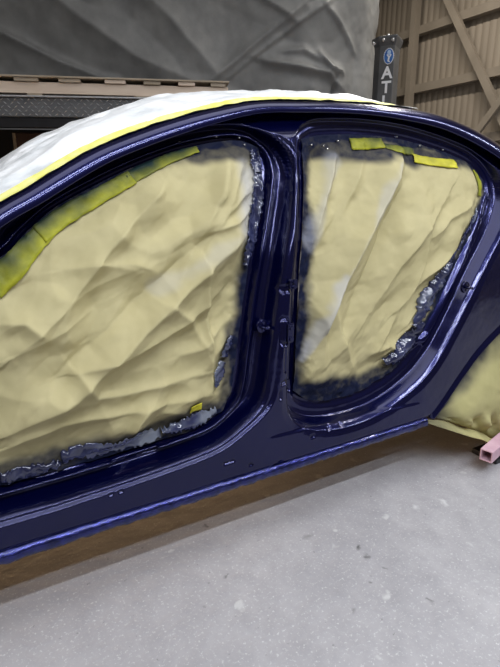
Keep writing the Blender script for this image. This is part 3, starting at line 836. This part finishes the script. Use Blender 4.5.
for r_ in range(5):
    for k in range(int((U1-U0)/.042)):
        cx, cz = U0+.02+k*.042+(r_ % 2)*.021, zt0+.014+r_*(zt1-zt0-.028)/4
        a_ = R(38) if (k+r_) % 2 else R(-38)
        dx, dz2 = math.cos(a_)*.015, math.sin(a_)*.015; nx_, nz2 = -math.sin(a_)*.0038, math.cos(a_)*.0038
        q = [bm.verts.new((cx-dx, -.0005, cz-dz2)), bm.verts.new((cx+nx_, -.0005, cz+nz2)), bm.verts.new((cx+dx, -.0005, cz+dz2)), bm.verts.new((cx-nx_, -.0005, cz-nz2))]
        t1_ = bm.verts.new((cx-dx*.45, -.0045, cz-dz2*.45)); t2_ = bm.verts.new((cx+dx*.45, -.0045, cz+dz2*.45))
        bm.faces.new((q[0], q[1], t1_)); bm.faces.new((q[1], t2_, t1_)); bm.faces.new((q[1], q[2], t2_)); bm.faces.new((q[2], q[3], t2_)); bm.faces.new((q[3], t1_, t2_)); bm.faces.new((q[3], q[0], t1_))
o = bm_obj('tread_pattern', bm, STEEL_WORN, plat); o['kind'] = 'stuff'
bm = bmesh.new(); add_box(bm, ((U0+U1)/2, -.004, zt1+.004), (U1-U0, .03, .010)); bm_obj('top_edge', bm, STEEL_WORN, plat, False, .002)
bm = bmesh.new(); add_box(bm, ((U0+U1)/2, .04, zt0-.035), (U1-U0, .06, .06)); bm_obj('rail', bm, BLACK, plat, False, .003)
for uu in (U0+.06, U1-.06):
    for ww in (.06, .74):
        bm = bmesh.new(); add_box(bm, (uu, ww, (zt0-.02)/2), (.08, .08, zt0-.02)); bm_obj('leg', bm, BLACK, plat, False, .003)
zs = .55
bm = bmesh.new(); add_box(bm, ((U0+U1)/2, .40, zs), (U1-U0-.1, .74, .04)); bm_obj('lower_shelf', bm, BLACK, plat)
# back sheet closing the underside
bm = bmesh.new(); add_box(bm, ((U0+U1)/2, .78, (zs+zt0)/2), (U1-U0, .02, zt0-zs)); bm_obj('back_sheet', bm, UNDER, plat)
# brown box standing on the lower shelf
ub0, ztop = bframe(12, 133, .30); ub1, _ = bframe(74, 133, .30)
boxo = thing('cardboard_box', 'dark brown cardboard box in the shadow under the tread-plate platform', 'box', O3+w3*.30+u3*((ub0+ub1)/2)+Vector((0, 0, zs+.02)))
boxo.rotation_euler = plat.rotation_euler
hb = ztop-zs-.02; wbx = ub1-ub0
bm = bmesh.new(); add_box(bm, (0, .2, hb/2), (wbx, .4, hb)); bm_obj('carton', bm, CARD, boxo, False, .004)
for s in (-1, 1):
    bm = bmesh.new(); add_box(bm, (0, .2+s*.098, hb+.003), (wbx, .19, .004)); bm_obj('lid_flap', bm, CARD, boxo)
bm = bmesh.new(); add_box(bm, (-wbx/2+.012, -.003, hb/2), (.02, .006, hb)); bm_obj('corner_strip', bm, WOOD_D, boxo)

# pallet
zp = zt1+.010
pal = thing('wooden_pallet', 'pale wooden pallet lying on the black tread-plate platform in front of the grey tarpaulin', 'pallet', O3+w3*.02+Vector((0, 0, zp)))
AZ2 = R(111.5); u4 = Vector((math.sin(AZ2), math.cos(AZ2), 0)); pal.rotation_euler = (0, 0, math.atan2(u4.y, u4.x))
PU1 = bframe(229, 88)[0]; PU0 = -1.9
hgt = bframe(60, 75.5)[1]-zp
hb1, hb2, hs = hgt*.13, hgt*.19, hgt*.56    # bottom boards, top boards, stringer
def pbox(name, c, s, mat):
    b_ = bmesh.new(); add_box(b_, c, s); return bm_obj(name, b_, mat, pal, False, .002)
PD = .55
for k, ww in enumerate((.012, PD/2, PD-.012)): pbox('stringer', ((PU0+PU1)/2, ww+.012, hb1+hs/2), (PU1-PU0, .024, hs), WOOD)
nb = 0; gapu = .285
edges = []
for px0, px1 in ((14, 38), (58, 80), (104, 125), (143, 160), (178, 195), (211, 226)):
    edges.append((bframe(px0, 80)[0], bframe(px1, 80)[0]))
k = 1
while edges[0][0]-k*.29 > PU0: edges.append((edges[0][0]-k*.29, edges[0][1]-k*.29)); k += 1
for a_, b_ in edges: pbox('deck_board', ((a_+b_)/2, PD/2, hb1+hs+hb2/2), (b_-a_, PD+.01, hb2-.001), WOOD_D if random.random() < .4 else WOOD)
for px0, px1 in ((27, 42), (135, 152)):
    a_, b_ = bframe(px0, 95)[0], bframe(px1, 95)[0]; pbox('bottom_board', ((a_+b_)/2, PD/2, hb1/2), (b_-a_, PD, hb1-.001), WOOD_D)
a_ = PU0+.1; pbox('bottom_board', (a_, PD/2, hb1/2), (.1, PD, hb1-.001), WOOD_D)
pbox('bottom_board', (PU1-.06, PD/2, hb1/2), (.1, PD, hb1-.001), WOOD_D)
pbox('top_sheet', ((PU0+PU1)/2, PD/2, hb1+hs+hb2+.006), (PU1-PU0+.01, PD+.03, .011), WOOD_D)

# ------------------------------------------------------------------ tarpaulin over a tall load
O5 = O3+w3*2.25
def tframe(px, py):
    r = ray(px, py); t = (O5-EYE).dot(w3)/r.dot(w3); p = EYE+r*t
    return (p-O5).dot(u3), p.z
TU1 = tframe(412, 30)[0]; TU0 = -3.9; RC = .95; TD = 2.2
# footprint path: left end -> front -> rounded right corner -> right end
path = [(TU0, TD), (TU0, RC)]+[(TU0+RC-RC*math.cos(a), RC-RC*math.sin(a)) for a in np.linspace(.3, 1.57, 5)]
path += [(x, 0) for x in np.linspace(TU0+RC+.3, TU1-RC-.05, 14)]
path += [(TU1-RC+RC*math.sin(a), RC-RC*math.cos(a)) for a in np.linspace(.2, 1.57, 7)]+[(TU1, 1.5), (TU1, TD)]
pth = spline(path, 520)
tg = np.gradient(pth, axis=0); tg /= np.linalg.norm(tg, axis=1)[:, None]; nr = np.stack([tg[:, 1], -tg[:, 0]], 1)
HT = 4.1
vz = np.concatenate([np.linspace(0.0, HT-.35, 190)])
rows = []; S = np.cumsum(np.r_[0, np.linalg.norm(np.diff(pth, axis=0), axis=1)])
TUg = np.repeat(pth[:, :1], len(vz), 1); TZg = np.repeat(vz[None], len(pth), 0)
SS = np.repeat(S[:, None], len(vz), 1)
def tq(px, py): return tframe(px, py)
def tfold(pts, w_, h_, sd_=0):
    q = [tq(*p) for p in pts]; best = np.full(TUg.shape, 1e9); sdv = np.zeros(TUg.shape); t_t = np.zeros(TUg.shape); n = len(q)-1
    for i in range(n):
        d, sd, t = seg_dist(TUg, TZg, q[i], q[i+1]); m_ = d < best
        best = np.where(m_, d, best); sdv = np.where(m_, sd, sdv); t_t = np.where(m_, (i+t)/n, t_t)
    wl = np.where(sdv > 0, w_*(1+sd_), w_*(1-sd_))
    return 1.7*h_*np.exp(-(best/wl)**1.0)*np.sin(np.pi*np.clip(t_t*.8+.1, 0, 1))**.5
hd = .030*fbm(SS*1.6, TZg*1.6, 51, 4)
hd += facets(SS+TZg*.4, TZg*1.5, 70, .10, 52, (2, S[-1], 0, 5))*.5+facets(SS, TZg, 420, .10, 53, (2, S[-1], 0, HT))*.38
hd += tfold([(-30, 22), (10, 38), (60, 62), (110, 82)], .05, .05, -.5)
hd += tfold([(30, -20), (80, 20), (140, 60), (200, 84)], .22, .07, .3)
hd += tfold([(120, -30), (170, 20), (215, 70)], .2, .06, 0)
hd += tfold([(196, 92), (225, 70), (262, 38), (305, 5)], .09, .05, .6)       # the diagonal seam lap
hd += tfold([(228, 78), (262, 50), (300, 22), (330, 2)], .03, .03, .7)
hd += tfold([(255, -5), (282, 12), (296, 22)], .03, .025, .6)
hd += tfold([(326, 5), (345, 22), (368, 48)], .03, .03, .6)
hd += tfold([(266, 60), (300, 66), (330, 72), (345, 84)], .05, .07, .4)      # bunched corner
hd += tfold([(322, 52), (334, 66), (350, 70)], .035, .07, 0)
hd += tfold([(340, 74), (338, 90), (336, 105)], .022, -.05, 0)
hd += tfold([(282, 50), (305, 48), (322, 58)], .04, .04, 0)
top = np.linspace(.05, 1, 26)
P3 = np.zeros((len(pth), len(vz)+26, 3))
off = pth[:, None, :]+nr[:, None, :]*(hd+.10*(1-TZg/HT)*.6)[..., None]
P3[:, :len(vz), 0] = off[..., 0]; P3[:, :len(vz), 1] = off[..., 1]; P3[:, :len(vz), 2] = TZg
cxy = np.array([(TU0+TU1)/2, TD/2])
last = off[:, -1]
for k, s in enumerate(top):
    a = s*math.pi/2; ins = .35*(1-math.cos(a)); zz = HT-.35+.35*math.sin(a)
    v_ = last-nr*ins
    P3[:, len(vz)+k, :2] = v_; P3[:, len(vz)+k, 2] = zz
    if k > 22:   # close the crown
        f_ = (k-22)/3; P3[:, len(vz)+k, :2] = v_*(1-f_)+np.stack([np.clip(v_[:, 0], TU0+.6, TU1-.6), np.full(len(v_), TD*.55)], 1)*f_
tarp = link('tarp_covered_load', grid_mesh('tarp_covered_load', P3), TARP); tarp.location = O5; tarp.rotation_euler = plat.rotation_euler
tag(tarp, 'tall bulky load under a creased dark grey tarpaulin behind the car', 'tarpaulin')

# ------------------------------------------------------------------ lift column with badge and letters
D_C = 5.0
cb = at_depth(386, 70, D_C); cb = Vector((cb.x, cb.y, 0))
colz = at_depth(386, 44.5, D_C).z
vw = Vector((EYE.x-cb.x, EYE.y-cb.y, 0)).normalized()
ang = math.atan2(vw.y, vw.x)+math.pi/2-R(14)    # local -Y looks to the camera, turned a little
col_ = thing('lift_post', 'charcoal vehicle lift post with a bolted cap, round blue badge and white letters', 'lift post', cb); col_.rotation_euler = (0, 0, ang)
bm = bmesh.new()
prof_ = [(-.115, .11), (-.115, -.04), (-.045, -.11), (.10, -.11), (.10, .11)]
A = [bm.verts.new((x, y, .02)) for x, y in prof_]; B = [bm.verts.new((x, y, colz)) for x, y in prof_]
for i in range(5): bm.faces.new((A[i], A[(i+1) % 5], B[(i+1) % 5], B[i]))
bm.faces.new(A[::-1]); bm.faces.new(B)
bm_obj('shaft', bm, COLUMN, col_, False, .004)
bm = bmesh.new(); add_box(bm, (0, .05, .01), (.5, .45, .02)); bm_obj('base_plate', bm, COLUMN, col_, False, .003)
bm = bmesh.new(); pc = [(-.145, .13), (-.145, -.05), (-.06, -.135), (.12, -.135), (.12, .13)]
A = [bm.verts.new((x, y, colz-.055)) for x, y in prof_]; B = [bm.verts.new((x, y, colz+.012)) for x, y in pc]; C_ = [bm.verts.new((x, y, colz+.03)) for x, y in pc]
for Q, W_ in ((A, B), (B, C_)):
    for i in range(5): bm.faces.new((Q[i], Q[(i+1) % 5], W_[(i+1) % 5], W_[i]))
bm.faces.new(A[::-1]); bm.faces.new(C_); bm_obj('cap_plate', bm, COLUMN, col_, False, .003)
for q, dr in ((Vector((-.103, -.075, colz-.015)), Vector((-.7, -.7, 0))), (Vector((-.01, -.120, colz-.008)), Vector((0, -1, 0))), (Vector((.082, -.120, colz-.016)), Vector((0, -1, 0))), (Vector((.015, -.06, colz+.028)), Vector((0, 0, 1)))):
    bm = bmesh.new(); add_cyl(bm, q, q+dr.normalized()*.03, .018, .014, 12); bm_obj('bolt', bm, BOLTM, col_, True, .002)
fy = -.111
zb_ = at_depth(389, 60, D_C).z
bcx = .046
def disc(name, rx_, rz_, y, th, mat, cx=bcx, cz=zb_, n=40, scallop=0):
    b_ = bmesh.new(); A = []; B = []
    for i in range(n):
        t_ = 2*math.pi*i/n; k_ = 1+scallop*(1 if i % 2 else 0)
        A.append(b_.verts.new((cx+rx_*k_*math.cos(t_), y, cz+rz_*k_*math.sin(t_)))); B.append(b_.verts.new((cx+rx_*k_*math.cos(t_), y-th, cz+rz_*k_*math.sin(t_))))
    for i in range(n): b_.faces.new((A[i], A[(i+1) % n], B[(i+1) % n], B[i]))
    b_.faces.new(A[::-1]); b_.faces.new(B)
    return bm_obj(name, b_, mat, col_)
disc('badge_ring', .052, .074, fy, .003, WHITE, n=44, scallop=-.10)
disc('badge', .043, .064, fy-.003, .002, BADGE_B)
# small pale figure on the badge: a globe on raised arms
bm = bmesh.new()
for pts, r_ in ((((-.004, -.045), (.004, -.012)), .008), (((.004, -.012), (-.016, .016)), .006), (((.004, -.012), (.022, .014)), .006), (((-.004, -.045), (.014, -.048)), .005)):
    add_beam(bm, (bcx+pts[0][0], fy-.0055, zb_+pts[0][1]), (bcx+pts[1][0], fy-.0055, zb_+pts[1][1]), r_*2, .002, (0, 1, 0))
bm_obj('badge_figure', bm, WHITE, col_)
disc('badge_globe', .018, .022, fy-.005, .002, simple('pale_blue', (.35, .5, .7), (.5, .62, .8), 20, .5), cx=bcx+.002, cz=zb_+.032, n=24)
for ch, py in (('A', 75.5), ('T', 89), ('L', 102.5)):
    cu = bpy.data.curves.new('letter', 'FONT'); cu.body = ch; cu.size = .150; cu.align_x = 'CENTER'; cu.align_y = 'CENTER'; cu.extrude = .0015; cu.offset = .004
    tmp = bpy.data.objects.new('tmp', cu); COL.objects.link(tmp)
    dg = bpy.context.evaluated_depsgraph_get(); me = bpy.data.meshes.new_from_object(tmp.evaluated_get(dg))
    bpy.data.objects.remove(tmp)
    me.transform(Matrix.Translation((.040, fy-.002, at_depth(387, py, D_C).z)) @ Matrix.Rotation(R(90), 4, 'X'))
    o = link('letter', me, WHITE, col_, False)
